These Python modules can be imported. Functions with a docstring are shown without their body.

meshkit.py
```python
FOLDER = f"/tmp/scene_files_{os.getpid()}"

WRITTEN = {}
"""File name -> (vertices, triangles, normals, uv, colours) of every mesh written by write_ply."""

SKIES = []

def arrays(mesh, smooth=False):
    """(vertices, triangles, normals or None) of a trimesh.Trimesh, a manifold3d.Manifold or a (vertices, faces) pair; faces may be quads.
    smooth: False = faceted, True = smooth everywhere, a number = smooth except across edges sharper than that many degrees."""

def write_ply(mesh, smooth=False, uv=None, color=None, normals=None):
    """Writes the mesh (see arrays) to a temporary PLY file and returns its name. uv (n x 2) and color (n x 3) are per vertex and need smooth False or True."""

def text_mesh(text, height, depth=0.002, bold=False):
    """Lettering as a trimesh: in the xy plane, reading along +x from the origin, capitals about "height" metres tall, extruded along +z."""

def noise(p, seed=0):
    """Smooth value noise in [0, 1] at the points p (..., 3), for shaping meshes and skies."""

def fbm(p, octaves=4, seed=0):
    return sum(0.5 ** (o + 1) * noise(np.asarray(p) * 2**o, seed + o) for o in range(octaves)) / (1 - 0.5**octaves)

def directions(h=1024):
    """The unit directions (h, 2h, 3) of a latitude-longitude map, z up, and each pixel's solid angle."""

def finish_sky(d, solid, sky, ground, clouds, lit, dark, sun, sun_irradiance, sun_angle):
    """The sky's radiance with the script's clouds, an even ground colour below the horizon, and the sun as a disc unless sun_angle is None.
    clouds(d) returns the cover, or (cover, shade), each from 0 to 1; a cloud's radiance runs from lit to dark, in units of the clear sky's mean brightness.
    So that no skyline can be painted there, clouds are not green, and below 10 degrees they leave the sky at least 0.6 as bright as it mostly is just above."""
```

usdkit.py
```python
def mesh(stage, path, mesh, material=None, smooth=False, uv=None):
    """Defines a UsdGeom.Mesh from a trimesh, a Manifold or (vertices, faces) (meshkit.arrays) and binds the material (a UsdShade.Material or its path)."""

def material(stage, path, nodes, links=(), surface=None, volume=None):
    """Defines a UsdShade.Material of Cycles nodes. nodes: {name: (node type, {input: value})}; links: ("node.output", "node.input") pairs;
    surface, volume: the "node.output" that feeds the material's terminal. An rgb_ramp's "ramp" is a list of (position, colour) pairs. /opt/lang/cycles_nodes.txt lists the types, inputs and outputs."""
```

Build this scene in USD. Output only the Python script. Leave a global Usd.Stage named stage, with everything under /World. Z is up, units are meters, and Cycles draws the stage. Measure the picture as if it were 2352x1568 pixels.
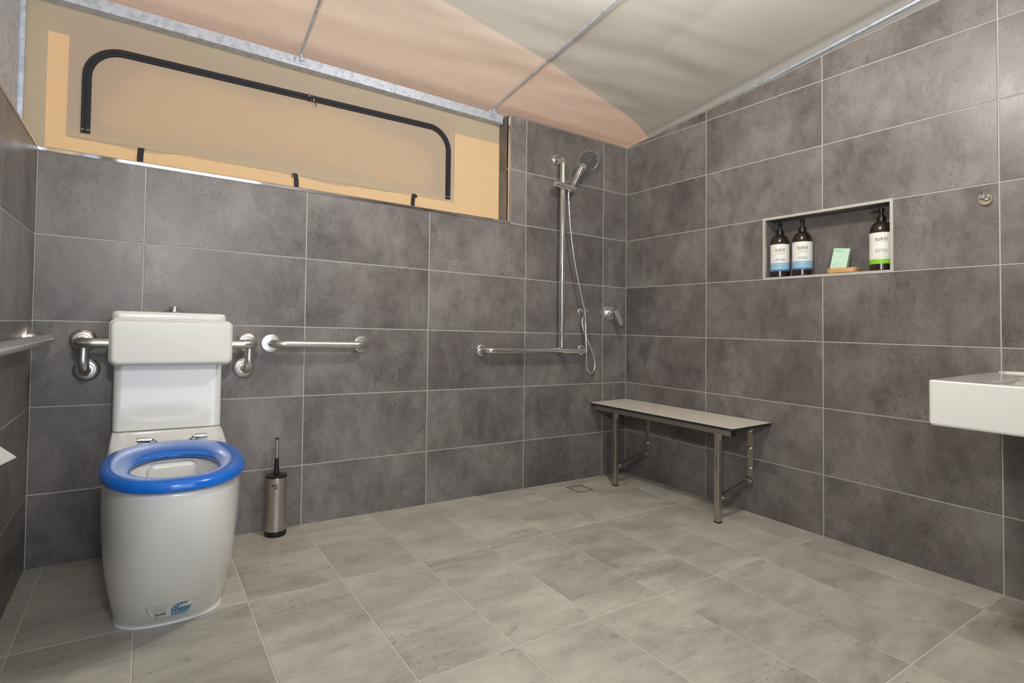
import math, random
import numpy as np, trimesh, shapely
from shapely.geometry import Polygon, box as sbox, LineString, Point
from shapely import affinity
import usdkit, meshkit
from pxr import Usd, UsdGeom, UsdLux, UsdShade, Gf, Sdf, Vt

random.seed(7)
stage = Usd.Stage.CreateInMemory()
UsdGeom.SetStageUpAxis(stage, 'Z')
world = UsdGeom.Xform.Define(stage, '/World')
stage.SetDefaultPrim(world.GetPrim())

# ---------------------------------------------------------------- camera
CAM = np.array([-2.6007, -2.3982, .9358]); YAW, PIT, ROL = .571, .0248, .0119
FPX, PX, PY = 1227.66, -58.29, -73.96
_f = np.array([math.sin(YAW)*math.cos(PIT), math.cos(YAW)*math.cos(PIT), math.sin(PIT)])
_r0 = np.array([math.cos(YAW), -math.sin(YAW), 0]); _u0 = np.cross(_r0, _f)
_r = math.cos(ROL)*_r0 + math.sin(ROL)*_u0; _u = -math.sin(ROL)*_r0 + math.cos(ROL)*_u0
cam = UsdGeom.Camera.Define(stage, '/World/camera')
cam.AddTransformOp().Set(Gf.Matrix4d(*_r, 0, *_u, 0, *(-_f), 0, *CAM, 1))
cam.CreateHorizontalApertureAttr(36.0)
cam.CreateVerticalApertureAttr(24.0)
cam.CreateFocalLengthAttr(36*FPX/2352)
cam.CreateHorizontalApertureOffsetAttr(-PX*36/2352)
cam.CreateVerticalApertureOffsetAttr(PY*36/2352)
cam.CreateClippingRangeAttr(Gf.Vec2f(.02, 200))
cam.CreateExposureAttr(0.08)

# ---------------------------------------------------------------- lights
SUN_DIR = np.array([.32, -.72, -.62]); SUN_DIR = SUN_DIR/np.linalg.norm(SUN_DIR)
def look(d):
    z = -np.asarray(d, float)/np.linalg.norm(d); a = np.array([0, 0, 1.]) if abs(z[2]) < .95 else np.array([1., 0, 0])
    x = np.cross(a, z); x /= np.linalg.norm(x); y = np.cross(z, x); return x, y, z
def place(prim, pos, d):
    x, y, z = look(d); prim.AddTransformOp().Set(Gf.Matrix4d(*x, 0, *y, 0, *z, 0, *map(float, pos), 1))
sun = UsdLux.DistantLight.Define(stage, '/World/sun'); place(sun, (0, 4, 6), SUN_DIR)
sun.CreateAngleAttr(.6); sun.CreateNormalizeAttr(True); sun.CreateIntensityAttr(.84); sun.CreateColorAttr(Gf.Vec3f(1, .95, .88))
dome = UsdLux.DomeLight.Define(stage, '/World/sky'); dome.CreateIntensityAttr(.25); dome.CreateColorAttr(Gf.Vec3f(.72, .84, 1.0))
lamp = UsdLux.SphereLight.Define(stage, '/World/ceiling_bulb'); lamp.AddTranslateOp().Set(Gf.Vec3d(-1.3, -1.55, 2.2))
lamp.CreateRadiusAttr(.09); lamp.CreateIntensityAttr(150.0); lamp.CreateColorAttr(Gf.Vec3f(1.0, .97, .92))
flash = UsdLux.DiskLight.Define(stage, '/World/photo_flash'); place(flash, (-2.55, -2.42, 1.30), (.45, .88, -.12))
flash.CreateRadiusAttr(.05); flash.CreateIntensityAttr(75.0); flash.CreateColorAttr(Gf.Vec3f(.97, .98, 1.0))

bounce = UsdLux.DiskLight.Define(stage, '/World/bounce_flash'); place(bounce, (-2.55, -2.25, 1.45), (.80, .85, .85))
bounce.CreateRadiusAttr(.07); bounce.CreateIntensityAttr(560.0); bounce.CreateColorAttr(Gf.Vec3f(1.0, .97, .93))
door = UsdLux.RectLight.Define(stage, '/World/doorway_daylight'); place(door, (-2.27, -2.95, 1.05), (0, 1, 0))
door.CreateWidthAttr(1.05); door.CreateHeightAttr(2.1); door.CreateIntensityAttr(2.0); door.CreateColorAttr(Gf.Vec3f(.80, .89, 1.0))

# ---------------------------------------------------------------- helpers
used = {}
def numbered(parent, name):
    k = (parent, name); n = used.get(k, -1) + 1; used[k] = n
    return name if n == 0 else f'{name}_{n:03d}'
LOC = {}
def setkeys(p, **kw):
    for k, v in kw.items():
        if v: p.SetCustomDataByKey(k, v)
def thing(name, label=None, cat=None, loc=(0, 0, 0), group=None, kind=None):
    path = '/World/' + numbered('/World', name)
    x = UsdGeom.Xform.Define(stage, path); x.AddTranslateOp().Set(Gf.Vec3d(*map(float, loc)))
    setkeys(x.GetPrim(), label=label, category=cat, group=group, kind=kind); LOC[path] = np.asarray(loc, float)
    return path
def obj(name, mesh, mat, parent=None, smooth=35, label=None, cat=None, group=None, kind=None):
    """one Mesh prim, its points given in world coordinates"""
    parent = parent or '/World'; path = parent + '/' + numbered(parent, name)
    v, f = (mesh.vertices, mesh.faces) if isinstance(mesh, trimesh.Trimesh) else mesh
    off = LOC.get(parent, np.zeros(3)); LOC[path] = off
    t = trimesh.Trimesh(np.asarray(v) - off, np.asarray(f), process=False)
    m = usdkit.mesh(stage, path, t, mats[mat], smooth=smooth)
    setkeys(m.GetPrim(), label=label, category=cat, group=group, kind=kind)
    return path
def primvar(path, name, vec):
    UsdGeom.PrimvarsAPI(stage.GetPrimAtPath(path)).CreatePrimvar(name, Sdf.ValueTypeNames.Color3fArray, 'vertex').Set(Vt.Vec3fArray([Gf.Vec3f(*map(float, vec))]*len(UsdGeom.Mesh(stage.GetPrimAtPath(path)).GetPointsAttr().Get())))
def cat(*ms): return trimesh.util.concatenate([m if isinstance(m, trimesh.Trimesh) else trimesh.Trimesh(*m, process=False) for m in ms])
def fix(m):
    m = trimesh.Trimesh(m.vertices, m.faces, process=True)
    try:
        m.fix_normals()
    except Exception: pass
    return m
def box(x0, x1, y0, y1, z0, z1):
    b = trimesh.creation.box([abs(x1-x0), abs(y1-y0), abs(z1-z0)]); b.apply_translation([(x0+x1)/2, (y0+y1)/2, (z0+z1)/2]); return b
def loft(rings, cap0=True, cap1=True, closed=True):
    R = np.asarray(rings, float); k, n = R.shape[:2]; v = R.reshape(-1, 3); F = []
    m = n if closed else n-1
    i = np.arange(m); j = (i+1) % n
    for a in range(k-1):
        p, q, r, s = a*n+i, a*n+j, (a+1)*n+j, (a+1)*n+i
        F += [np.stack([p, q, r], 1), np.stack([p, r, s], 1)]
    F = np.vstack(F); v = list(v)
    for on, a, flip in ((cap0, 0, True), (cap1, k-1, False)):
        if on:
            c = len(v); v.append(R[a].mean(0)); t = np.stack([a*n+i, a*n+j, np.full(m, c)], 1)
            F = np.vstack([F, t[:, ::-1] if flip else t])
    return trimesh.Trimesh(np.array(v), F, process=False)
def frame(d):
    d = np.asarray(d, float)/np.linalg.norm(d); a = np.array([0, 0, 1.]) if abs(d[2]) < .9 else np.array([1., 0, 0])
    x = np.cross(a, d); x /= np.linalg.norm(x); return x, np.cross(d, x), d
def lathe(profile, o, axis, n=40):
    x, y, z = frame(axis); t = np.arange(n)*2*math.pi/n
    rings = [np.asarray(o) + z*h + r*(np.cos(t)[:, None]*x + np.sin(t)[:, None]*y) for r, h in profile]
    return loft(rings)
def cyl(a, b, r, n=28, bev=0.0):
    a, b = np.asarray(a, float), np.asarray(b, float); L = np.linalg.norm(b-a)
    pr = [(r, 0), (r, L)] if not bev else [(r-bev, 0), (r-.3*bev, .3*bev), (r, bev), (r, L-bev), (r-.3*bev, L-.3*bev), (r-bev, L)]
    return lathe(pr, a, b-a, n)
def fillet(pts, r, n=8):
    pts = [np.asarray(p, float) for p in pts]; out = [pts[0]]
    for i in range(1, len(pts)-1):
        p, a, b = pts[i], pts[i-1]-pts[i], pts[i+1]-pts[i]; la, lb = np.linalg.norm(a), np.linalg.norm(b); a, b = a/la, b/lb
        ang = math.acos(np.clip(a@b, -1, 1)); rr = r[i-1] if np.ndim(r) else r
        d = min(rr/math.tan(ang/2), la*.95, lb*.95); rr = d*math.tan(ang/2)
        c = p + (a+b)/np.linalg.norm(a+b)*rr/math.sin(ang/2); s, e = p+a*d-c, p+b*d-c
        w = math.acos(np.clip(s@e/(rr*rr), -1, 1))
        for t in np.linspace(0, 1, n+1): out.append(c + (math.sin((1-t)*w)*s + math.sin(t*w)*e)/math.sin(w))
    return np.array(out+[pts[-1]])
def spline(pts, n=60):
    from scipy.interpolate import CubicSpline
    p = np.asarray(pts, float); t = np.r_[0, np.cumsum(np.linalg.norm(np.diff(p, axis=0), axis=1))]
    return CubicSpline(t, p)(np.linspace(0, t[-1], n))
def tube(path, r, n=20):
    p = np.asarray(path, float); T = np.gradient(p, axis=0); T /= np.linalg.norm(T, axis=1, keepdims=True)
    x = frame(T[0])[0]; rr = np.broadcast_to(r, (len(p),)); a = np.arange(n)*2*math.pi/n; rings = []
    for q, t, s in zip(p, T, rr):
        x = x - t*(x@t); x /= np.linalg.norm(x); y = np.cross(t, x)
        rings.append(q + s*(np.cos(a)[:, None]*x + np.sin(a)[:, None]*y))
    return loft(rings)
def rrect(w, h, r, n=6):
    o = []
    for cx, cy, a0 in ((w/2-r, h/2-r, 0), (-w/2+r, h/2-r, 90), (-w/2+r, -h/2+r, 180), (w/2-r, -h/2+r, 270)):
        for k in range(n+1):
            a = math.radians(a0+90*k/n); o.append((cx+r*math.cos(a), cy+r*math.sin(a)))
    return np.array(o)
def slab(c, X, Y, Z, w, h, d, r, bev=.003, n=6, bev0=None):
    """rounded rectangle w x h in the axes X, Y, extruded d along Z from c, its front edge rounded by bev"""
    c, X, Y, Z = (np.asarray(q, float) for q in (c, X, Y, Z)); b0 = bev if bev0 is None else bev0
    st = []
    for k in (0, .5, 1): st.append((b0*(1-math.sin(k*math.pi/2)), b0*(1-math.cos(k*math.pi/2)))) if b0 else None
    if not b0: st = [(0, 0)]
    for k in (0, .33, .66, 1): st.append((bev*(1-math.cos(k*math.pi/2)), d-bev+bev*math.sin(k*math.pi/2)))
    rings = []
    for ins, z in st:
        o = rrect(w-2*ins, h-2*ins, max(r-ins, .0005), n); rings.append(c + o[:, :1]*X + o[:, 1:]*Y + Z*z)
    return loft(rings)
def extr(poly, d):
    gs = getattr(poly, 'geoms', [poly]); return cat(*[trimesh.creation.extrude_polygon(g, d, engine='earcut') for g in gs if g.area > 1e-9])
def tomap(m, fn):
    m = m.copy(); m.vertices = fn(m.vertices); return m
def prism(poly, d, fn, bev=.0008):
    """a tile: polygon in (u, v), d deep, with a small chamfer along its visible edges; fn maps (u, v, depth below the face) to the world"""
    inner = poly.buffer(-bev, join_style=2)
    if inner.geom_type == 'Polygon' and len(inner.exterior.coords) == len(poly.exterior.coords) and not poly.interiors:
        a = np.array(shapely.geometry.polygon.orient(poly).exterior.coords)[:-1]; b = np.array(shapely.geometry.polygon.orient(inner).exterior.coords)[:-1]
        i0 = np.argmin(np.linalg.norm(b-a[0], axis=1)); b = np.roll(b, -i0, axis=0)
        vf, ff = trimesh.creation.triangulate_polygon(inner, engine='earcut')
        n = len(a); V = np.vstack([np.c_[a, np.full(n, d)], np.c_[a, np.full(n, bev)], np.c_[b, np.zeros(n)], np.c_[np.asarray(vf)[:, :2], np.zeros(len(vf))]])
        i = np.arange(n); j = (i+1) % n; F = []
        for k in (0, 1): F += [np.stack([k*n+i, k*n+j, (k+1)*n+j], 1), np.stack([k*n+i, (k+1)*n+j, (k+1)*n+i], 1)]
        F = np.vstack(F+[np.asarray(ff)+3*n]); m = trimesh.Trimesh(V, F, process=False)
    else:
        m = extr(poly, d)
    return tomap(m, fn)
def text(s, h, fn, bold=False, width=None, depth=.0002, center=True):
    """lettering: (u, v) laid out with capitals h tall, squeezed to the width given, mapped by fn(u, v, w)"""
    m = meshkit.text_mesh(s, h, depth=depth, bold=bold); v = m.vertices.copy(); x0, x1 = v[:, 0].min(), v[:, 0].max()
    if width: v[:, 0] = (v[:, 0]-x0)*width/(x1-x0); x0, x1 = 0, width
    if center: v[:, 0] -= (x0+x1)/2
    m = trimesh.Trimesh(v, m.faces, process=False)
    m = trimesh.Trimesh(*trimesh.remesh.subdivide_to_size(m.vertices, m.faces, .006), process=False)
    return tomap(m, fn)
def lv(z, x): return z - .02*np.asarray(x)          # the courses of tiles rise gently towards the left wall
def fl(x, y): return -.026*np.asarray(x) + .005*np.asarray(y)   # the floor falls to the drain
def at(px, py, **k):                                # a measured point of the photograph on a known plane of the room
    d = _f + _r*((px-1176-PX)/FPX) - _u*((py-784-PY)/FPX)
    i = 'xyz'.index(next(iter(k))); t = (k['xyz'[i]]-CAM[i])/d[i]; return CAM + t*d

# ---------------------------------------------------------------- materials
mats = {}
def mat(name, nodes, links=(), surface='p.BSDF'):
    mats[name] = usdkit.material(stage, '/World/Looks/'+name, nodes, links, surface=surface)
def plain(name, c, rough=.5, metal=0., **kw):
    mat(name, {'p': ('principled_bsdf', dict(base_color=c, roughness=rough, metallic=metal, **kw))})
def srgb(r, g, b): return tuple((x/255/12.92 if x/255 < .04045 else ((x/255+.055)/1.055)**2.4) for x in (r, g, b))

def tile_mat(name, dark, mid, light, rough, stretch, seedoff):
    mat(name, {
        'g': ('geometry', {}), 'o': ('attribute', {'attribute': 'tile_shift'}),
        'add': ('vector_math', {'math_type': 'add'}),
        'map': ('mapping', {'mapping_type': 'point', 'scale': stretch, 'location': (seedoff, seedoff, 0)}),
        'n1': ('noise_texture', {'scale': 3.2, 'detail': 9., 'roughness': .60, 'distortion': .1}),
        'n2': ('noise_texture', {'scale': 14., 'detail': 7., 'roughness': .72, 'distortion': .3}),
        'n3': ('noise_texture', {'scale': 160., 'detail': 4., 'roughness': .7}),
        'n4': ('noise_texture', {'scale': 1.1, 'detail': 3., 'roughness': .5}),
        'sm': ('math', {'math_type': 'multiply_add', 'value2': .50, 'value3': .0}),
        's2': ('math', {'math_type': 'multiply_add', 'value2': .33}),
        's3': ('math', {'math_type': 'multiply_add', 'value2': .17}),
        's4': ('math', {'math_type': 'multiply_add', 'value2': .17}),
        'r': ('rgb_ramp', {'ramp': [(.47, dark), (.58, mid), (.69, light)]}),
        'st': ('noise_texture', {'scale': 3.6, 'detail': 12., 'roughness': .74, 'distortion': .5}),
        'sr': ('rgb_ramp', {'ramp': [(.565, (0, 0, 0)), (.66, (1, 1, 1))]}),
        'sf': ('math', {'math_type': 'multiply', 'value2': .50}),
        'mx': ('mix', {'mix_type': 'mix', 'color2': tuple(c*.62 for c in dark)}),
        'po': ('noise_texture', {'scale': 95., 'detail': 2., 'roughness': .5}), 'pr': ('rgb_ramp', {'ramp': [(.60, (0, 0, 0)), (.68, (1, 1, 1))]}),
        'pm': ('noise_texture', {'scale': 4.5, 'detail': 5., 'roughness': .6}), 'pk': ('rgb_ramp', {'ramp': [(.50, (0, 0, 0)), (.62, (1, 1, 1))]}),
        'pp': ('math', {'math_type': 'multiply'}), 'pf': ('math', {'math_type': 'multiply', 'value2': .55}), 'mp': ('mix', {'mix_type': 'mix', 'color2': tuple(c*.40 for c in dark)}),
        'b': ('bump', {'strength': .12, 'distance': .002}),
        'rr': ('map_range', {'from_min': .3, 'from_max': .7, 'to_min': rough-.05, 'to_max': rough+.08}),
        'p': ('principled_bsdf', {'specular_ior_level': .42}),
    }, [('g.position', 'add.vector1'), ('o.color', 'add.vector2'), ('add.vector', 'map.vector'),
        ('map.vector', 'n1.vector'), ('map.vector', 'n2.vector'), ('map.vector', 'n3.vector'), ('map.vector', 'n4.vector'), ('map.vector', 'st.vector'),
        ('n1.fac', 'sm.value1'), ('n2.fac', 's2.value1'), ('sm.value', 's2.value3'), ('n3.fac', 's3.value1'), ('s2.value', 's3.value3'),
        ('n4.fac', 's4.value1'), ('s3.value', 's4.value3'), ('s4.value', 'r.fac'),
        ('st.fac', 'sr.fac'), ('sr.color', 'sf.value1'), ('sf.value', 'mx.fac'), ('r.color', 'mx.color1'), ('map.vector', 'po.vector'), ('map.vector', 'pm.vector'), ('po.fac', 'pr.fac'), ('pm.fac', 'pk.fac'), ('pr.color', 'pp.value1'), ('pk.color', 'pp.value2'), ('pp.value', 'pf.value1'), ('pf.value', 'mp.fac'), ('mx.color', 'mp.color1'),
        ('mp.color', 'p.base_color'),
        ('n3.fac', 'b.height'), ('b.normal', 'p.normal'), ('n2.fac', 'rr.value'), ('rr.result', 'p.roughness')])
tile_mat('wall_tile', srgb(90, 84, 82), srgb(112, 106, 103), srgb(133, 128, 125), .35, (1, 1, .7), 0.)
tile_mat('floor_tile', srgb(152, 147, 137), srgb(178, 172, 161), srgb(198, 192, 180), .45, (.55, 1.5, 1), 3.3)
plain('wall_grout', srgb(176, 174, 167), .85)
plain('floor_grout', srgb(206, 200, 187), .85)
plain('chrome', (.82, .82, .83), .06, 1.)
plain('soft_chrome', (.88, .88, .89), .17, 1.)
plain('bench_steel', (.50, .47, .43), .34, 1.)
plain('aluminium', (.75, .75, .76), .22, 1.)
plain('niche_trim', srgb(200, 198, 190), .3, .3)
plain('ceramic', srgb(226, 224, 219), .12, coat_weight=.5, coat_roughness=.04)
plain('pad_vinyl', srgb(218, 215, 206), .42)
plain('seat_blue', srgb(4, 102, 200), .2, coat_weight=.3)
plain('black_plastic', (.008, .008, .009), .28)
plain('black_rubber', (.012, .012, .012), .6)
plain('black_webbing', (.012, .012, .016), .75)
plain('brass', (.14, .11, .07), .4, 1.)
plain('laminate', srgb(222, 214, 201), .42)
plain('laminate_core', (.016, .017, .022), .5)
plain('paper_white', srgb(232, 231, 226), .6)
plain('label_white', srgb(233, 231, 224), .45)
plain('label_blue', srgb(150, 188, 212), .45)
plain('label_deep_blue', srgb(60, 140, 190), .45)
plain('label_green', srgb(132, 196, 48), .45)
plain('ink', srgb(60, 60, 64), .6)
plain('ink_grey', srgb(150, 148, 146), .6)
plain('ink_blue_grey', srgb(96, 124, 150), .6)
plain('sticker_blue', srgb(40, 135, 190), .35)
plain('sticker_pale_blue', srgb(130, 185, 205), .35)
plain('sticker_black', srgb(24, 20, 22), .4)
plain('sticker_red', srgb(170, 30, 40), .4)
plain('silicone', srgb(225, 224, 222), .4)
plain('mint_card', srgb(186, 218, 194), .6)
plain('mint_ink', srgb(120, 160, 140), .6)
plain('spray_dark', srgb(48, 46, 46), .45)
mat('bottle_plastic', {'p': ('principled_bsdf', {'base_color': (.022, .013, .010), 'roughness': .14, 'coat_weight': .4})})
def brushed(name, c, rough, scale):
    mat(name, {'g': ('texture_coordinate', {}), 'm': ('mapping', {'mapping_type': 'point', 'scale': scale}), 'n': ('noise_texture', {'scale': 420., 'detail': 2.}),
               'rr': ('map_range', {'from_min': .3, 'from_max': .7, 'to_min': rough-.05, 'to_max': rough+.07}),
               'p': ('principled_bsdf', {'base_color': c, 'metallic': 1.})},
        [('g.object', 'm.vector'), ('m.vector', 'n.vector'), ('n.fac', 'rr.value'), ('rr.result', 'p.roughness')])
brushed('brushed_steel', (.70, .68, .65), .30, (1, 1, 1))
brushed('satin_steel', (.60, .575, .54), .32, (1, 1, .06))
mat('galvanised', {'g': ('geometry', {}), 'v': ('voronoi_texture', {'scale': 55., 'detail': 1.}), 'n': ('noise_texture', {'scale': 26., 'detail': 6., 'roughness': .7}),
                   'mx': ('mix', {'mix_type': 'mix', 'fac': .5}), 'r': ('rgb_ramp', {'ramp': [(.3, (.37, .41, .47)), (.5, (.45, .50, .57)), (.72, (.55, .60, .67))]}),
                   'p': ('principled_bsdf', {'metallic': .5, 'roughness': .5})},
    [('g.position', 'v.vector'), ('g.position', 'n.vector'), ('v.color', 'mx.color1'), ('n.fac', 'mx.color2'), ('mx.color', 'r.fac'), ('r.color', 'p.base_color')])
mat('bamboo', {'g': ('geometry', {}), 'm': ('mapping', {'mapping_type': 'point', 'scale': (30, 6, 90)}), 'n': ('noise_texture', {'scale': 3., 'detail': 4.}),
               'r': ('rgb_ramp', {'ramp': [(.35, srgb(190, 142, 88)), (.65, srgb(216, 172, 116))]}), 'p': ('principled_bsdf', {'roughness': .45})},
    [('g.position', 'm.vector'), ('m.vector', 'n.vector'), ('n.fac', 'r.fac'), ('r.color', 'p.base_color')])
def canvas(name, diff, trans, fac):
    mat(name, {'g': ('geometry', {}), 'm': ('mapping', {'mapping_type': 'point', 'scale': (.3, .3, 7)}), 'n': ('noise_texture', {'scale': 45., 'detail': 5., 'roughness': .7}),
               'w': ('noise_texture', {'scale': 900., 'detail': 1.}),
               'r': ('rgb_ramp', {'ramp': [(.3, tuple(c*.86 for c in trans)), (.7, tuple(min(1, c*1.12) for c in trans))]}),
               'b': ('bump', {'strength': .25, 'distance': .0006}),
               'd': ('diffuse_bsdf', {'color': diff, 'roughness': .3}), 't': ('translucent_bsdf', {}), 'mc': ('mix_closure', {'fac': fac})},
        [('g.position', 'm.vector'), ('m.vector', 'n.vector'), ('n.fac', 'r.fac'), ('r.color', 't.color'), ('g.position', 'w.vector'), ('w.fac', 'b.height'), ('b.normal', 'd.normal'),
         ('d.BSDF', 'mc.closure1'), ('t.BSDF', 'mc.closure2')], surface='mc.closure')
canvas('canvas', (.46, .44, .375), (.88, .42, .07), .35)
canvas('flap_canvas', (.5, .46, .38), (.90, .76, .52), .50)
canvas('roof_canvas', (.59, .585, .52), (.85, .42, .25), .25)
plain('fly_sheet', srgb(150, 145, 132), .8)

# ---------------------------------------------------------------- the room
W, H0, A, B = 2.9223, .267, .2042, .5791
YF = -2.78                                   # wall behind the camera
SILL, R7, JX, JD = H0+1.2, H0+1.8, -.92, .104
GAP = .0048
rows = [-.4, H0] + [H0+.3*k for k in range(1, 9)]
rng = random.Random(3)
def tiles(parent, cells, fn, mat_, d=.006, name='tile', gap=GAP):
    for c in cells:
        q = c.buffer(-gap/2, join_style=2)
        for g in getattr(q, 'geoms', [q]):
            if g.area < 2e-4: continue
            p = obj(name, prism(g, d, fn), mat_, parent, smooth=False)
            primvar(p, 'tile_shift', (rng.uniform(-40, 40), rng.uniform(-40, 40), rng.uniform(-40, 40)))
def grid(us, vs, region):
    out = []
    for a, b in zip(us[:-1], us[1:]):
        for c, d in zip(vs[:-1], vs[1:]):
            q = sbox(a, c, b, d).intersection(region)
            out += [g for g in getattr(q, 'geoms', [q]) if g.geom_type == 'Polygon' and g.area > 1e-5]
    return out

# back wall: (u = x, v = level), facing -y
wb = thing('wall_back', kind='structure')
xs = [-W, -A-2.4, -A-1.8, -A-1.2, -A-.6, -A, 0]
reg = Polygon([(-W, -.15), (0, -.15), (0, R7), (JX, R7), (JX, SILL), (-W, SILL)])
def fnb(v): return np.c_[v[:, 0], v[:, 2], np.maximum(lv(v[:, 1], v[:, 0]), fl(v[:, 0], 0*v[:, 0])-.01)]
tiles(wb, grid(xs, rows, reg), fnb, 'wall_tile')
obj('grout', tomap(extr(reg.union(sbox(-W-.11, -.15, -W+.01, SILL)).union(sbox(-.01, -.15, .09, R7)), JD-.0018), lambda v: fnb(v+[0, 0, .0018])), 'wall_grout', wb, smooth=False)
# tiled reveal of the window's right jamb, facing -x
def fnj(v): return np.c_[JX-.004+v[:, 2], v[:, 0], lv(v[:, 1], JX)]
tiles(wb, grid([.008, JD-.002], [SILL+.004, H0+1.5, R7-.002], sbox(0, 0, 1, 5)), fnj, 'wall_tile', d=.005)

# right wall: (u = -y, v = z), facing -x
wr = thing('wall_right', kind='structure')
def top_r(u): return R7+.002+.0955*u
NY0, NY1, NZ0, NZ1, ND = .905, 1.450, H0+.9, H0+1.2, .095
regr = Polygon([(0, -.15), (-YF, -.15), (-YF, top_r(-YF)), (0, top_r(0))]).difference(sbox(NY0, NZ0, NY1, NZ1))
def fnr(v): return np.c_[v[:, 2], -v[:, 0], np.maximum(v[:, 1], fl(0*v[:, 0], -v[:, 0])-.01)]
ys = [0, B, B+.6, B+1.2, B+1.8, -YF]
tiles(wr, grid(ys, rows, regr), fnr, 'wall_tile')
obj('grout', tomap(extr(regr, .09), lambda v: fnr(v+[0, 0, .0018])), 'wall_grout', wr, smooth=False)
# the niche: lined with pieces of tile
tiles(wr, [sbox(NY0, NZ0, NY1, NZ1)], lambda v: fnr(v+[0, 0, ND]), 'wall_tile')
obj('niche_back', box(ND+.005, ND+.02, -NY1-.02, -NY0+.02, NZ0-.02, NZ1+.02), 'wall_grout', wr, smooth=False)
tiles(wr, [sbox(NY0, .004, NY1, ND)], lambda v: np.c_[v[:, 1], -v[:, 0], NZ1+v[:, 2]-.004], 'wall_tile', gap=.003)
tiles(wr, [sbox(NY0, .004, NY1, ND)], lambda v: np.c_[v[:, 1], -v[:, 0], NZ0-v[:, 2]+.004], 'wall_tile', gap=.003)
for yy, s in ((NY0, 1), (NY1, -1)):
    tiles(wr, [sbox(NZ0, .004, NZ1, ND)], lambda v, yy=yy, s=s: np.c_[v[:, 1], -(yy+s*(.004-v[:, 2])), v[:, 0]], 'wall_tile', gap=.003)
    obj('niche_side', box(.004, ND, -yy+s*.002, -yy+s*.012, NZ0-.02, NZ1+.02), 'wall_grout', wr, smooth=False)
# left wall: dwarf wall facing +x
wl = thing('wall_left', kind='structure')
regl = Polygon([(0, -.15), (-YF, -.15), (-YF, SILL), (0, SILL)])
def fnl(v): return np.c_[-W-v[:, 2], -v[:, 0], np.maximum(lv(v[:, 1], -W), fl(-W+0*v[:, 0], -v[:, 0])-.01)]
tiles(wl, grid([0, .52, 1.12, 1.72, 2.32, -YF], rows, regl), fnl, 'wall_tile')
obj('grout', tomap(extr(regl, .11), lambda v: fnl(v+[0, 0, .0018])), 'wall_grout', wl, smooth=False)
# wall behind the camera, with the open doorway that lets the daylight in
wf = thing('wall_front', kind='structure')
regf = Polygon([(-W, -.15), (0, -.15), (0, 2.6), (-W, 2.6)]).difference(sbox(-2.80, -.2, -1.75, 2.1))
def fnf(v): return np.c_[v[:, 0], YF-v[:, 2], lv(v[:, 1], v[:, 0])]
tiles(wf, grid(xs, rows+[H0+2.7], regf), fnf, 'wall_tile')
obj('grout', tomap(extr(regf, .09), lambda v: fnf(v+[0, 0, .0018])), 'wall_grout', wf, smooth=False)

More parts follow.
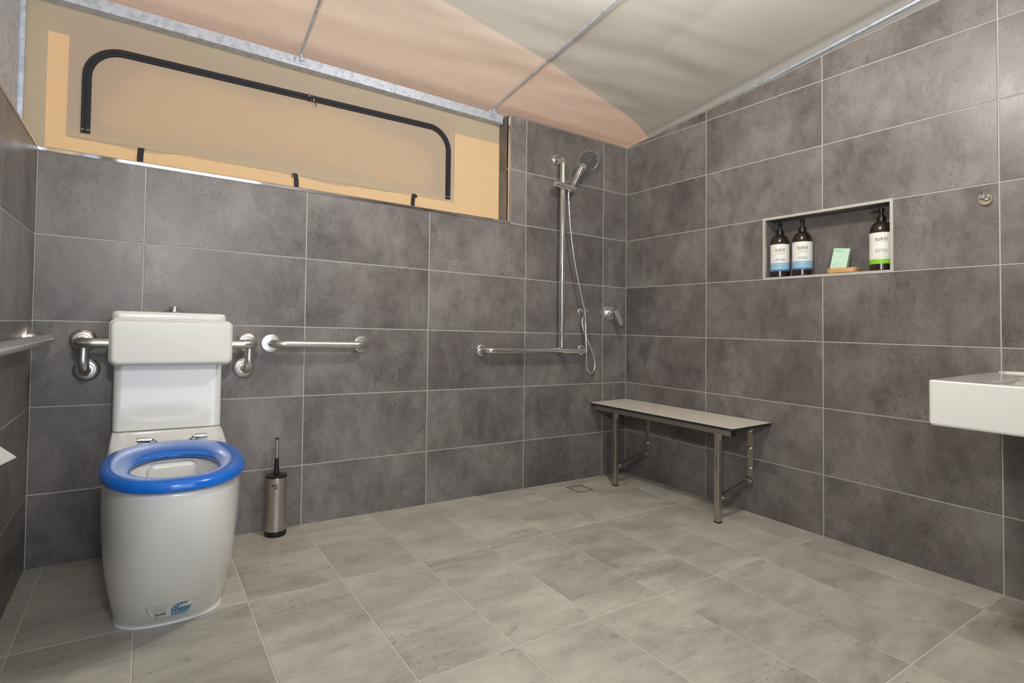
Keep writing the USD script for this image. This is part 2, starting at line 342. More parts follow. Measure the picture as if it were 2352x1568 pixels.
# floor: (u = x, v = y), facing up
flr = thing('floor', kind='structure')
def fnfl(v): return np.c_[v[:, 0], v[:, 1], fl(v[:, 0], v[:, 1]) - v[:, 2]]
fx = [-W, -A-2.668] + [-A-.3*k for k in range(8, -1, -1)] + [0]
fy = [YF, -B-1.8, -B-1.2, -B-.6, -B, 0]
DC, DH = np.array([-.52, -.147]), .054
dr = sbox(DC[0]-DH, DC[1]-DH, DC[0]+DH, DC[1]+DH)
zone = sbox(-A-.6, -B, -A, 0)
cuts = [LineString([(DC[0]+sx*DH, DC[1]+sy*DH), ((-A if sx > 0 else -A-.6), (0 if sy > 0 else -B))]).buffer(.0011, cap_style=2) for sx in (-1, 1) for sy in (-1, 1)]
mid = LineString([(-A-.3, -B), (-A-.3, 0)]).buffer(.002, cap_style=2)
cells = [c for c in grid(fx, fy, sbox(-W, YF, 0, 0)) if not zone.buffer(-.02).intersects(c)]
tiles(flr, cells, fnfl, 'floor_tile', gap=.0042)
z2 = zone.buffer(-.0021, join_style=2).difference(dr.buffer(.002, join_style=2)).difference(shapely.union_all(cuts+[mid]))
tiles(flr, [g for g in z2.geoms if g.area > 1e-4], fnfl, 'floor_tile', gap=.0002)
obj('grout', tomap(extr(sbox(-W-.1, YF-.1, .09, .1).difference(dr), .05), lambda v: fnfl(v+[0, 0, .0016])), 'floor_grout', flr, smooth=False)

# ceiling: roof canvas pitched up from the back wall
def roof(x, y):
    t = np.clip((np.asarray(x)+.55)/.55, 0, 1); s = .19 - .055*t
    z = R7+.043 - .02*np.minimum(x, 0) + s*(-np.minimum(np.asarray(y), 0)) - .35*np.maximum(np.asarray(x)-.05, 0)
    return z
gx, gy = np.linspace(-3.25, .34, 240), np.linspace(.275, YF-.25, 200)
X, Y = np.meshgrid(gx, gy)
wr_ = meshkit.fbm(np.stack([X*1.3+Y*.9, Y*5-X*.8, 0*X], -1), 3, seed=4)-.5
wr2 = meshkit.fbm(np.stack([X*1.0, Y*10+X*1.5, 0*X+4], -1), 2, seed=9)-.5
ease = np.clip(-Y/.25, 0, 1)*np.clip((-X+.0)/.2, 0, 1)
Z = roof(X, np.minimum(Y, 9)) + ease*(.015*wr_+.010*wr2)
I = np.arange(len(gx)*len(gy)).reshape(len(gy), len(gx))
qa, qb, qc, qd = I[:-1, :-1].ravel(), I[:-1, 1:].ravel(), I[1:, 1:].ravel(), I[1:, :-1].ravel()
obj('ceiling', (np.stack([X, Y, Z], -1).reshape(-1, 3), np.vstack([np.stack([qa, qb, qc], 1), np.stack([qa, qc, qd], 1)])), 'roof_canvas', smooth=True, kind='structure')
# second roof sheet above it, whose edge shades most of the canvas
hgt = .38
edge = [(.45, -.10), (-.10, -.19), (-.25, -.235), (-.99, -.40), (-1.68, -.51), (-3.4, -.86)]
back_ = -SUN_DIR*(hgt/-SUN_DIR[2])
fe = [np.array([x+back_[0], y+back_[1], roof(x, y)+hgt]) for x, y in edge]
fr = [np.array([p[0], -4.2, p[2]+.19*(4.2+p[1])]) for p in fe]
obj('fly_sheet', loft([fe, fr], False, False, closed=False), 'fly_sheet', smooth=True, kind='structure')

# canvas window in the back wall
w1 = thing('window_1', loc=(-1.95, JD, SILL), kind='structure')
def sheet(x0, x1, z0, z1, y, n, m, wob=None, zb=None):
    U, V = np.meshgrid(np.linspace(0, 1, n), np.linspace(0, 1, m)); Xs = x0+(x1-x0)*U
    lo = z0+(zb(Xs) if zb else 0); Zs = lo+(z1-lo)*V; Ys = y+(wob(Xs, Zs) if wob else 0*Xs)
    I = np.arange(n*m).reshape(m, n); a, b, c, d = I[:-1, :-1].ravel(), I[:-1, 1:].ravel(), I[1:, 1:].ravel(), I[1:, :-1].ravel()
    return np.stack([Xs, Ys, lv(Zs, Xs)], -1).reshape(-1, 3), np.vstack([np.stack([a, b, c], 1), np.stack([a, c, d], 1)])
def wob(xs, zs): return .004*(meshkit.fbm(np.stack([xs*1.5, zs*4, 0*xs], -1), 3, seed=2)-.5)
obj('canvas_panel', sheet(-3.02, JX+.004, SILL-.03, R7+.0, JD, 120, 40, wob), 'canvas', w1, smooth=True)
def wobf(xs, zs): return .030*(meshkit.fbm(np.stack([xs*3+zs*4, zs*6-xs*2, 0*xs], -1), 3, seed=12)-.5)
def hem(xs): return .022*(meshkit.noise(np.stack([xs*4.2, 0*xs, 0*xs], -1), seed=5)-.5) + .010*(meshkit.noise(np.stack([xs*12, 0*xs, 0*xs], -1), seed=8)-.5)
obj('outer_flap', sheet(-2.871, -1.226, 1.578, 1.980, JD+.030, 200, 70, wobf, hem), 'flap_canvas', w1, smooth=True, label='rolled down canvas flap behind the window panel')
def wavy(p, amp, sd):
    p = np.asarray(p, float); c = p.mean(0); d = p-c; L = np.linalg.norm(d, axis=1, keepdims=True)
    return p + d/L*amp*(meshkit.fbm(np.c_[p*5.0, np.zeros(len(p))], 4, seed=sd)-.5)[:, None]
hole = wavy(np.vstack([np.c_[np.linspace(-2.70, -1.36, 90), np.full(90, 1.585)], np.c_[np.linspace(-1.36, -1.30, 20), np.linspace(1.60, 1.74, 20)], np.c_[np.linspace(-1.36, -1.9, 40), np.linspace(1.80, 1.865, 40)], np.c_[np.linspace(-1.95, -2.62, 50), np.linspace(1.865, 1.84, 50)], np.c_[np.linspace(-2.68, -2.76, 20), np.linspace(1.80, 1.62, 20)]]), .13, 31)
hole = hole+[-.026, .045]
hemring = sbox(-2.879, 1.606, -1.243, 1.995).difference(Polygon(hole).buffer(0))
hm = trimesh.util.concatenate([trimesh.Trimesh(np.c_[np.asarray(v_)[:, :2], np.zeros(len(v_))], f_, process=False) for v_, f_ in [trimesh.creation.triangulate_polygon(g, engine='earcut') for g in getattr(hemring, 'geoms', [hemring])]])
obj('flap_facing', (np.c_[hm.vertices[:, 0], np.full(len(hm.vertices), JD+.058), lv(hm.vertices[:, 1], hm.vertices[:, 0])], hm.faces), 'flap_canvas', w1, smooth=False, label='second layer of canvas round the edge of the flap')
obj('seam', cat(*[sheet(-1.2135-.0015, -1.2135+.0015, 1.545, 1.955, JD-.004, 2, 20, wob), sheet(-2.85, -1.213, 1.5535, 1.5555, JD-.004, 120, 2, wob)]), 'canvas', w1, smooth=True)
zl, zr, zt = -2.800, -1.249, 1.958
zp = fillet([(zl, JD-.004, 1.629), (zl, JD-.004, zt+.006), (zr, JD-.004, zt), (zr, JD-.004, 1.589)], .115, 14)
zz = [zp[0]]
for a, b in zip(zp[:-1], zp[1:]): zz += [a+(b-a)*k/max(1, int(np.linalg.norm(b-a)/.03)) for k in range(1, max(1, int(np.linalg.norm(b-a)/.03))+1)]
zp = np.array(zz); T = np.gradient(zp, axis=0); T /= np.linalg.norm(T, axis=1, keepdims=True); N = np.cross(T, [0, -1, 0])
def strip(path, N, w, y0, y1): return loft([path+N*w/2+[0, y0, 0], path+N*w/2*.9+[0, y1, 0], path-N*w/2*.9+[0, y1, 0], path-N*w/2+[0, y0, 0]], False, False, closed=False)
zipper = obj('zipper', cat(strip(zp, N, .030, .003, -.002)), 'black_webbing', w1, smooth=40)
obj('zipper_coil', tube(zp+[0, -.003, 0], .0035, 8), 'black_webbing', zipper)
for e in (zp[0], zp[-1]): obj('end_stitch', box(e[0]-.013, e[0]+.013, JD-.0075, JD-.006, e[2]+.013, e[2]+.0145), 'label_white', zipper)
for dx in (-.012, .010):
    c = np.array([-1.972+dx, JD-.012, zt+.001-.016*(dx > 0)]); obj('zip_pull', cat(slab(c+[0, .004, .008], (1, 0, 0), (0, 0, 1), (0, -1, 0), .010, .014, .006, .003, .001), tube(fillet([c+[0, 0, .004], c+[.008, -.003, -.008], c+[.012, -.003, -.020]], .006), .0022, 8)), 'brass', zipper)
for k, (px, zt_, tilt) in enumerate(((-2.624, 1.606, .002), (-2.033, 1.600, -.004), (-1.452, 1.590, .004))):
    path = np.array([(px-tilt, JD-.010, lv(SILL-.012, px)), (px-tilt/2, JD-.010, zt_-.03), (px+tilt, JD-.008, zt_)])
    st = thing('canvas_strap', ['black webbing strap with a squared tip at the left end of the canvas window sill', 'black webbing strap with a notched tip at the middle of the canvas window sill', 'short black webbing strap at the right end of the canvas window sill'][k], 'strap', path[0], group=None)
    obj('webbing', strip(path, np.tile([1., 0, 0], (3, 1)), .021, .002, -.001), 'black_webbing', st)
    if k: obj('buckle_tip', box(px+(.009 if k == 2 else -.02), px+(.02 if k == 2 else -.009), JD-.012, JD-.009, zt_-.018, zt_-.006), 'black_plastic', st)

w2 = thing('window_2', loc=(-3.01, -1.3, SILL), kind='structure')
U, V = np.meshgrid(np.linspace(.10, YF-.05, 60), np.linspace(0, 1, 16)); z0_, z1_ = lv(SILL-.02, -3.01), roof(-3.01+0*U, U)+.0
pts = np.stack([-3.012-.010*(meshkit.fbm(np.stack([U*2, V*3, 0*U], -1), 2, seed=6)), U, z0_+(z1_-z0_)*V], -1).reshape(-1, 3); I = np.arange(U.size).reshape(U.shape)
qa, qb, qc, qd = I[:-1, :-1].ravel(), I[:-1, 1:].ravel(), I[1:, 1:].ravel(), I[1:, :-1].ravel()
obj('canvas_panel', (pts, np.vstack([np.stack([qa, qb, qc], 1), np.stack([qa, qc, qd], 1)])), 'canvas', w2, smooth=True)

# chrome tile trims of the window and light edges of the walls
t1 = np.array([(-W, 0, 0), (JX+.006, 0, 0)])
def bar(a, b, sec):
    a, b = np.asarray(a, float), np.asarray(b, float); return loft([[a+np.array(s) for s in sec], [b+np.array(s) for s in sec]])
sec_h = [(0, -.0035, -.011), (0, -.004, .0), (0, -.001, .0035), (0, .02, .0035), (0, .02, -.011)]
obj('trim_1', bar((-W, 0, lv(SILL+.004, -W)), (JX+.002, 0, lv(SILL+.004, JX)), sec_h), 'chrome', kind='structure', smooth=25)
sec_v = [(-.004, -.003, 0), (.003, -.004, 0), (.009, -.003, 0), (.009, .002, 0), (-.004, .02, 0)]
obj('trim_2', bar((JX, 0, lv(SILL-.006, JX)), (JX, 0, lv(R7+.004, JX)), sec_v), 'chrome', kind='structure', smooth=25)
obj('trim_3', bar((JX, 0, lv(R7+.001, JX)), (0, 0, R7+.001), [(0, -.002, 0), (0, -.002, .004), (0, .06, .004), (0, .06, 0)]), 'aluminium', kind='structure', smooth=False)
obj('trim_4', bar((0, 0, top_r(0)), (0, YF, top_r(-YF)), [(-.002, 0, 0), (-.002, 0, .004), (.02, 0, .004), (.02, 0, 0)]), 'aluminium', kind='structure', smooth=False)
obj('trim_5', bar((-W, 0, lv(SILL+.002, -W)), (-W, YF, lv(SILL+.002, -W)), [(.002, 0, -.006), (.002, 0, .003), (-.11, 0, .003), (-.11, 0, -.006)]), 'aluminium', kind='structure', smooth=False)
obj('trim_6', tomap(extr(sbox(NY0-.004, NZ0-.004, NY1+.004, NZ1+.004).difference(sbox(NY0+.008, NZ0+.008, NY1-.008, NZ1-.008)), .014), lambda v: fnr(v*[1, 1, 1]+[0, 0, -.003])), 'niche_trim', kind='structure', smooth=False)

# eave flashing and corner post outside, whose shade falls on the top and the left of the canvas window
obj('eave_flashing', bar((-3.4, 0, lv(R7+.018, -3.4)), (-.3, 0, lv(R7+.018, -.3)), [(0, .116, -.008), (0, .116, 0), (0, .278, 0), (0, .278, -.008)]), 'galvanised', kind='structure', smooth=False)
obj('corner_post', box(-3.06, -2.978, .135, .24, 1.2, 2.11), 'galvanised', kind='structure', smooth=False)
# galvanised frame
BY0, BY1 = .055, JD
bm = thing('steel_beam', 'galvanised steel beam running along the top of the canvas window', 'beam', (-1.95, BY0, 2.07))
secb = [(0, BY0, -.046), (0, BY0+.001, 0), (0, BY1-.004, 0), (0, BY1-.004, -.046)]
obj('box_section', bar((-3.0, 0, lv(R7+.011, -3.0)), (-.940, 0, lv(R7+.011, -.94)), secb), 'galvanised', bm, smooth=False)
obj('end_plate', box(-.940, -.934, BY0-.004, BY1-.004, lv(R7-.041, -.94), lv(R7+.014, -.94)), 'galvanised', bm, smooth=False)
ps = thing('steel_post', 'wide galvanised steel post standing on the left dwarf wall beside the canvas window', 'post', (-3.0, -.2, lv(SILL, -W)))
obj('web', box(-3.0, -2.992, -.75, .096, lv(SILL+.003, -W), 2.16), 'galvanised', ps, smooth=False)
obj('flange', box(-2.992, -2.979, .085, .098, lv(SILL+.003, -W), 2.13), 'galvanised', ps, smooth=False)
def roof_rod(px0, px1, label):
    a = at(*px0[0], y=BY0-.008); b = at(*px0[1], y=BY0-.008); b[0] = a[0]
    zz_ = R7+.004; n = np.array([.02, .165, 1.]); d = _f + _r*((px1[0]-1176-PX)/FPX) - _u*((px1[1]-784-PY)/FPX); t = (zz_-n@CAM)/(n@d); e = CAM+t*d
    e2 = b+(e-b)*1.9
    th = thing('roof_rod', label, 'rod', a)
    obj('rod', tube(fillet([a-[0, 0, .008], b-[0, 0, .004], e2], .014), .0062, 14), 'galvanised', th)
    pl = obj('bracket', slab(a+[0, .0085, 0], (1, 0, -.02), (0, 0, 1), (0, -1, 0), .052, .030, .004, .006, .001), 'galvanised', th)
    for s in (-1, 1): obj('bolt', lathe([(.0085, 0), (.0085, .002), (.0055, .0022), (.005, .006), (.001, .0065)], a+[s*.018, .005, -.0004*s], (0, -1, 0), 16), 'galvanised', pl)
    return th
roof_rod(((691, 137), (692, 120)), (735, 0), 'thin galvanised roof rod fixed to the beam above the middle of the zipped canvas window')
roof_rod(((1134.5, 260), (1135.5, 247)), (1415, 0), 'thin galvanised roof rod fixed near the right end of the steel beam')
rp = thing('roof_pipe', 'galvanised roof pipe under the canvas along the top of the right wall', 'pipe', (.03, -1.2, 2.2))
obj('pipe', cyl((.03, -.30, 2.137-.0435), (.03, -2.9, 2.137+.325), .0095, 20), 'galvanised', rp)

# ---------------------------------------------------------------- toilet
XC = -2.514
def shear(m): return tomap(m, lambda v: np.c_[v[:, 0], v[:, 1], v[:, 2]-.02*(v[:, 0]-XC)])
ZF = float(fl(XC, -.4)); ZR = .512
tl = thing('toilet', 'white ceramic close coupled toilet with a blue ring seat', 'toilet', (XC, -.4, ZF))
NT = 168; TH = np.arange(NT)*2*math.pi/NT
YC0 = -.50
def outline_radius(w, f, wb_, n=2.35):
    """radius of the pan's outline round (XC, YC0) at the angles TH: flat at the wall, straight sides, egg-shaped front"""
    t = np.linspace(-math.pi, 0, 200); yc = YC0-.02
    fr_ = np.c_[w*np.sign(np.cos(t))*np.abs(np.cos(t))**(2/n), (f+yc)*-1*0+yc-(f+yc)*np.abs(np.sin(t))**(2/n)]
    pts = np.vstack([fr_, [(wb_, -.02)], [(wb_-.015, -.003)], [(-wb_+.015, -.003)], [(-wb_, -.02)]])
    pts[:, 1] -= YC0; q = np.vstack([pts, pts[:1]]); d = []
    for a, b in zip(q[:-1], q[1:]): d += [a+(b-a)*k/12 for k in range(12)]
    d = np.array(d); an = np.unwrap(np.arctan2(d[:, 1], d[:, 0])); r = np.linalg.norm(d, axis=1); o = np.argsort(an)
    return np.interp(TH, *(lambda A_, R_: (np.r_[A_-2*math.pi, A_, A_+2*math.pi], np.r_[R_, R_, R_]))(np.mod(an[o], 2*math.pi)[np.argsort(np.mod(an[o], 2*math.pi))], r[o][np.argsort(np.mod(an[o], 2*math.pi))]))
def prof(h):
    """half width, front and back half width of the pan at relative height h"""
    w = .134 + .041*(1-(1-h)**2.8)
    f = .604 + .280*(1-(1-h)**1.7)
    return w, f, .150+.018*h
def ring(r, z, dz=0): return np.c_[XC+r*np.cos(TH), YC0+r*np.sin(TH), np.full(NT, z)+dz]
hs = np.r_[0, np.linspace(0, 1, 26)**1.0*.96+.01]
rings = []
for h in hs: rings.append(ring(outline_radius(*prof(h)), ZF+.002+(ZR-ZF)*h))
rt = outline_radius(*prof(1))
for k in (.3, .6, .85, 1): rings.append(ring(rt-.014*(1-math.cos(k*math.pi/2)), ZR-.012+.012*math.sin(k*math.pi/2)))
def deck(x, y): t = np.clip((y+.34)/.17, 0, 1); return .030*t*t*(3-2*t)
IC = -.668
def inner(a, b, z, n=2.2):
    r = (np.abs(np.cos(TH)/a)**n+np.abs(np.sin(TH)/b)**n)**(-1/n); return np.c_[XC+r*np.cos(TH), IC+r*np.sin(TH), np.full(NT, z)]
for t in np.linspace(.1, .9, 9):
    q = (rt-.014)*(1-t)+0; rings.append(np.c_[ring(rt-.014, ZR)[:, :2]*(1-t)+inner(.128, .172, ZR)[:, :2]*t, np.full(NT, ZR)])
rings += [inner(.128, .172, ZR), inner(.120, .164, ZR-.006), inner(.117, .160, ZR-.02), inner(.118, .160, ZR-.075), inner(.112, .15, ZR-.11), inner(.09, .12, ZR-.17), inner(.06, .08, ZR-.22), inner(.05, .06, ZR-.24)]
for R_ in rings: R_[:, 2] += deck(R_[:, 0], R_[:, 1])*np.clip((R_[:, 2]-ZR+.06)/.05, 0, 1)
obj('pan', shear(loft(rings)), 'ceramic', tl, smooth=40)
# sealant bead round the foot
rb = outline_radius(*prof(0)); keep = (TH > math.pi*.96)
obj('sealant_bead', tomap(tube(ring(rb+.001, ZF+.002)[(TH > 2.9) | (TH < .25)][np.argsort(np.mod(TH[(TH > 2.9) | (TH < .25)]-2.0, 2*math.pi))], .0045, 8), lambda v: np.c_[v[:, 0], v[:, 1], v[:, 2]-ZF-.002+fl(v[:, 0], v[:, 1])+.002]), 'silicone', tl)
# flush guide inside the bowl, at the back
obj('flush_guide', shear(slab((XC, IC+.165, ZR-.050), (1, 0, 0), (0, 0, 1), (0, -1, 0), .132, .085, .040, .020, .012)), 'ceramic', tl)
# seat
ns = 96; ta = np.arange(ns)*2*math.pi/ns
def egg(a, b, c, n=2.25):
    r = (np.abs(np.cos(ta)/a)**n+np.abs(np.sin(ta)/b)**n)**(-1/n); return np.c_[XC+r*np.cos(ta), c+r*np.sin(ta)]
SO, SI, SZ, SH = egg(.177, .272, -.625, 2.35), egg(.106, .143, -.668, 2.2), ZR+.004, .027
sr = []
for s, z in ((0.03, .0), (0, .004), (.0, .012), (.03, .019), (.12, .0245), (.3, .027), (.5, .026), (.72, .022), (.9, .015), (.98, .010), (1., .005), (.96, .0), (.5, .001)):
    p = SO*(1-s)+SI*s; sr.append(np.c_[p, np.full(ns, SZ+z)])
sr.append(sr[0])
st = obj('seat', shear(loft(sr, False, False)), 'seat_blue', tl, smooth=50, label='glossy blue ring seat without a lid')
for sx in (-1, 1):
    c = np.array([XC+sx*.082+.006, -.345, ZR+.030]); hg = obj('hinge', shear(cat(cyl(c-[.019, 0, 0], c+[.019, 0, 0], .0105, 20, .002), cyl(c-[-sx*-.012, 0, .028], c-[-sx*-.012, 0, 0], .008, 14), tube(fillet([c-[sx*.017, 0, 0], c-[sx*.030, 0, 0], c-[sx*.034, .022, .004], c-[sx*.034, .04, .012]], .010), .005, 10))), 'chrome', tl, label='chrome seat hinge')
# cistern
cw = .336
obj('cistern', shear(slab((XC, -.0885, .543), (1, 0, 0), (0, 1, 0), (0, 0, 1), cw, .171, .386, .024, .004, 8)), 'ceramic', tl, smooth=40)
obj('cistern_lid', shear(slab((XC, -.0925, .929), (1, 0, 0), (0, 1, 0), (0, 0, 1), cw+.020, .185, .030, .026, .013, 8, .003)), 'ceramic', tl, smooth=50)
bz = .958; bc = np.array([XC+.012, -.095, 0])
obj('flush_button', cat(lathe([(.029, bz), (.027, bz+.002), (.0195, bz+.004), (.0185, bz+.018), (.0185, bz+.022)], bc, (0, 0, 1), 32), lathe([(.018, bz+.0135), (.033, bz+.0145), (.0335, bz+.0155), (.018, bz+.0165)], bc+[.001, 0, 0], (0, 0, 1), 32), lathe([(.018, bz+.020), (.033, bz+.0215), (.0335, bz+.0225), (.022, bz+.025), (.001, bz+.0255)], bc, (0, 0, 1), 32)), 'chrome', tl, label='raised chrome flush button', smooth=30)
# rating sticker on the front of the pan
_R = {}
def pan_pt(th, z):
    h = np.clip((z-ZF-.002)/(ZR-ZF), 0, 1); o = np.empty((len(th), 3))
    for i, (t, hh) in enumerate(zip(np.atleast_1d(th), np.atleast_1d(h))):
        k = round(float(hh)*60)
        lo = int(math.floor(hh*60)); fr2 = hh*60-lo; r = 0
        for kk, wgt in ((lo, 1-fr2), (min(60, lo+1), fr2)):
            if kk not in _R: _R[kk] = outline_radius(*prof(kk/60))
            r += wgt*np.interp(t % (2*math.pi), np.r_[TH, 2*math.pi], np.r_[_R[kk], _R[kk][:1]])
        o[i] = (XC+r*math.cos(t), YC0+r*math.sin(t), 0)
    o[:, 2] = z
    return o
STH, STZ = -1.585, .128
def onpan(v, lift=.0006):
    r = .125; th = STH+v[:, 0]*.74/r; z = STZ+v[:, 1]*1.08; p = pan_pt(th, z); q = pan_pt(th+.02, z); s = pan_pt(th, z+.01)
    n = np.cross(q-p, s-p); n /= np.linalg.norm(n, axis=1, keepdims=True); n *= np.sign(-(n[:, 1:2]))
    p = p+n*(lift+v[:, 2:3]); p[:, 2] -= .02*(p[:, 0]-XC); return p
def patch(poly, lift):
    m = extr(poly, .0002); m = trimesh.Trimesh(*trimesh.remesh.subdivide_to_size(m.vertices, m.faces, .006), process=False); return tomap(m, lambda v: onpan(v, lift))
SW, SHT = .106, .052
sk = obj('rating_sticker', patch(sbox(-SW/2, -SHT/2, SW/2, SHT/2), .0003), 'label_white', tl, smooth=False, label='white and blue water rating sticker')
bw = .0006
obj('border', patch(sbox(-SW/2, -SHT/2, SW/2, SHT/2).difference(sbox(-SW/2+bw, -SHT/2+bw, SW/2-bw, SHT/2-bw)), .0005), 'ink', sk, smooth=False)
bx0, bx1 = .000, .048
arch = Point(.024, .004).buffer(.0235, 32).intersection(sbox(bx0, .004, bx1, .03))
gap_ = Point(.027, .004).buffer(.0135, 32)
obj('blue_panel', cat(patch(sbox(bx0, -.012, bx1, .0005), .0005), patch(arch.difference(gap_).difference(Polygon([(.030, .004), (.05, .004), (.05, .03), (.036, .03)])), .0005)), 'sticker_blue', sk, smooth=False)
obj('pale_panel', patch(sbox(bx0, -.0235, bx1, -.012), .0005), 'sticker_pale_blue', sk, smooth=False)
obj('black_band', patch(sbox(bx0, .0005, bx1, .0075), .0005), 'sticker_black', sk, smooth=False)
def stext(s, h, u, v, w=None, bold=False): return text(s, h, lambda p: onpan(p*[1, 1, .3]+[u, v, 0], .0008), bold, w)
obj('lettering', cat(stext('WATER RATING', .0040, .024, .0022, .043, True), stext('3.5', .0065, .0105, -.0095, .017, True), stext('LITRES', .0022, .032, -.0042, .012)), 'label_white', sk, smooth=False)
def star(cx, cy, r): return Polygon([(cx+(r if k % 2 == 0 else r*.42)*math.sin(k*math.pi/5), cy+(r if k % 2 == 0 else r*.42)*math.cos(k*math.pi/5)) for k in range(10)])
obj('stars', cat(*[patch(star(.0245+.0185*math.cos(a), .0045+.0185*math.sin(a), .0027), .0008) for a in np.radians([166, 138, 110, 82])]), 'label_white', sk, smooth=False)
obj('maker_line', stext('Johnson Suisse', .0026, -.027, .0185, .030), 'ink_blue_grey', sk, smooth=False)
def words(u0, v, n, wmin=.002, wmax=.006, h=.0011, seed=1, end=None):
    r = random.Random(seed); out = []; u = u0
    while u < end: w = min(r.uniform(wmin, wmax), end-u); out.append(sbox(u, v, u+w, v+h)); u += w+.0012
    return out
obj('small_print', cat(*[patch(q, .0006) for q in words(-.047, .0125, 0, seed=2, end=-.008)+words(-.045, .0095, 0, seed=3, end=-.010)+words(-.041, .0065, 0, seed=4, end=-.014)+words(-.044, .0015, 0, seed=5, end=-.031)+words(-.024, .0015, 0, seed=6, end=-.012)+words(-.027, -.0215, 0, seed=7, end=-.013)]), 'ink_grey', sk, smooth=False, kind='stuff')
obj('small_print', cat(*[patch(q, .0006) for q in words(.006, -.0145, 0, seed=8, end=.044)+words(.010, -.018, 0, seed=9, end=.036)+words(.007, -.0215, 0, seed=10, end=.042)]), 'ink_blue_grey', sk, smooth=False, kind='stuff')
r_ = random.Random(5); u = -.041; bars = []
while u < -.013: w = r_.choice([.0004, .0007, .0010]); bars.append(sbox(u, -.0130, u+w, -.0025)); u += w+r_.choice([.0004, .0006, .0009])
obj('barcode', cat(*[patch(q, .0006) for q in bars]), 'ink', sk, smooth=False)
obj('water_mark', cat(*[patch(LineString([(-.047, -.016), (-.042, -.0215), (-.039, -.0175), (-.036, -.0215), (-.031, -.016)]).buffer(.0007, cap_style=2, join_style=2), .0006)]), 'sticker_red', sk, smooth=False)

# backrest on its own rail
bk = thing('padded_backrest', 'cream backrest pad on a brushed steel rail across the toilet cistern', 'backrest', (XC, -.2, .84))
RY = -.212; xl, xr_ = at(177, 790, y=RY)[0], at(588, 790, y=RY)[0]
zu = lambda x: lv(.798, x); zd = lambda x: lv(.694, x)
obj('pad', slab((XC+.006, RY-.020, lv(.803, XC)), (1, 0, -.02), (0, 0, 1), (0, -1, 0), .366, .151, .028, .022, .013, 8, .002), 'pad_vinyl', bk, smooth=50)
obj('backing_plate', slab((XC+.006, RY-.010, lv(.803, XC)), (1, 0, -.02), (0, 0, 1), (0, -1, 0), .374, .159, .011, .024, .003, 8, .002), 'pad_vinyl', bk, smooth=40)
obj('rail', tube(fillet([(xl, -.003, zu(xl)), (xl, RY, zu(xl)), (xr_, RY, zu(xr_)), (xr_, -.003, zu(xr_))], .045, 10), .0165, 24), 'brushed_steel', bk, smooth=50)
for x, dx in ((xl, .012), (xr_, -.012)):
    obj('support', tube(fillet([(x+dx, -.003, zd(x)), (x+dx, RY*.66, zd(x)), (x+dx, RY*.66, zu(x)-.006)], .045, 10), .0165, 24), 'brushed_steel', bk, smooth=50)
    for xx, z in ((x, zu(x)), (x+dx, zd(x))):
        obj('flange', lathe([(.042, 0), (.042, .003), (.0385, .009), (.031, .013), (.024, .014), (.021, .0105), (.017, .0105)], (xx, 0, z), (0, -1, 0), 40), 'brushed_steel', bk, smooth=35)

# grab rails
gr = thing('grab_rail', 'short horizontal brushed steel grab rail to the right of the toilet', 'grab rail', (-1.95, -.04, .83))
a, b = at(622, 788, y=0), at(830, 790.5, y=0)
p = fillet([a, a+[.003, -.072, 0], b+[-.003, -.072, 0], b], .045, 10); p[0, 1] = p[-1, 1] = -.003
obj('bar', tube(p, .0163, 24), 'brushed_steel', gr, smooth=50)
for q in (a, b): obj('flange', lathe([(.0385, 0), (.0385, .004), (.037, .0065), (.030, .008), (.018, .0085)], q, (0, -1, 0), 40), 'brushed_steel', gr, smooth=35)
lr = thing('grab_rail', 'brushed steel grab rail on the left wall, cut by the picture edge', 'grab rail', (-2.86, -.5, .86))
LX = -W+.062; za = at(112, 780, y=-.12)[2]; zb = at(0, 803, x=LX)[2]; e1 = np.array([LX, -1.35, za+(zb-za)*1.35/.9])
obj('bar', tube(fillet([(-W+.003, -.135, za+.012), (LX, -.128, za+.004), e1, (-W+.003, -1.355, e1[2])], .04, 10), .0165, 24), 'brushed_steel', lr, smooth=50)
for y, z in ((-.135, za+.010), (-1.355, e1[2])): obj('flange', lathe([(.0385, 0), (.0385, .006), (.037, .0105), (.03, .013), (.018, .0135)], (-W, y, z), (1, 0, 0), 40), 'brushed_steel', lr, smooth=35)

# shower: T rail, slider with hand shower, outlet, hose, mixer
sh = thing('shower_rail', 'polished chrome T shaped shower grab rail with a tall vertical pole', 'shower rail', (-.7, -.04, 1.2))
a, b, c = at(1105.5, 803.7, y=0), at(1335, 803.4, y=0), at(1272, 366.5, y=0)
S = -.064; vx = at(1291.5, 600, y=S)[0]
p = fillet([a, a+[0, S, 0], b+[-.002, S, 0], b], .040, 10); p[0, 1] = p[-1, 1] = -.003
obj('horizontal_bar', tube(p, .0165, 24), 'chrome', sh, smooth=50)
p = fillet([(c[0], -.003, c[2]), (c[0], S, c[2]), (vx, S, c[2]-.06), (vx, S, a[2]+.010)], [.03, .05], 10)
p = fillet([(vx, -.003, c[2]), (vx, S, c[2]), (vx, S, a[2]+.008)], .040, 12)
obj('vertical_bar', tube(p, .0165, 24), 'chrome', sh, smooth=50)
for q in (a, b, np.array([vx, 0, c[2]])): obj('flange', lathe([(.034, 0), (.034, .003), (.031, .008), (.025, .012), (.021, .0125), (.0195, .010), (.016, .010)], q, (0, -1, 0), 40), 'chrome', sh, smooth=35)

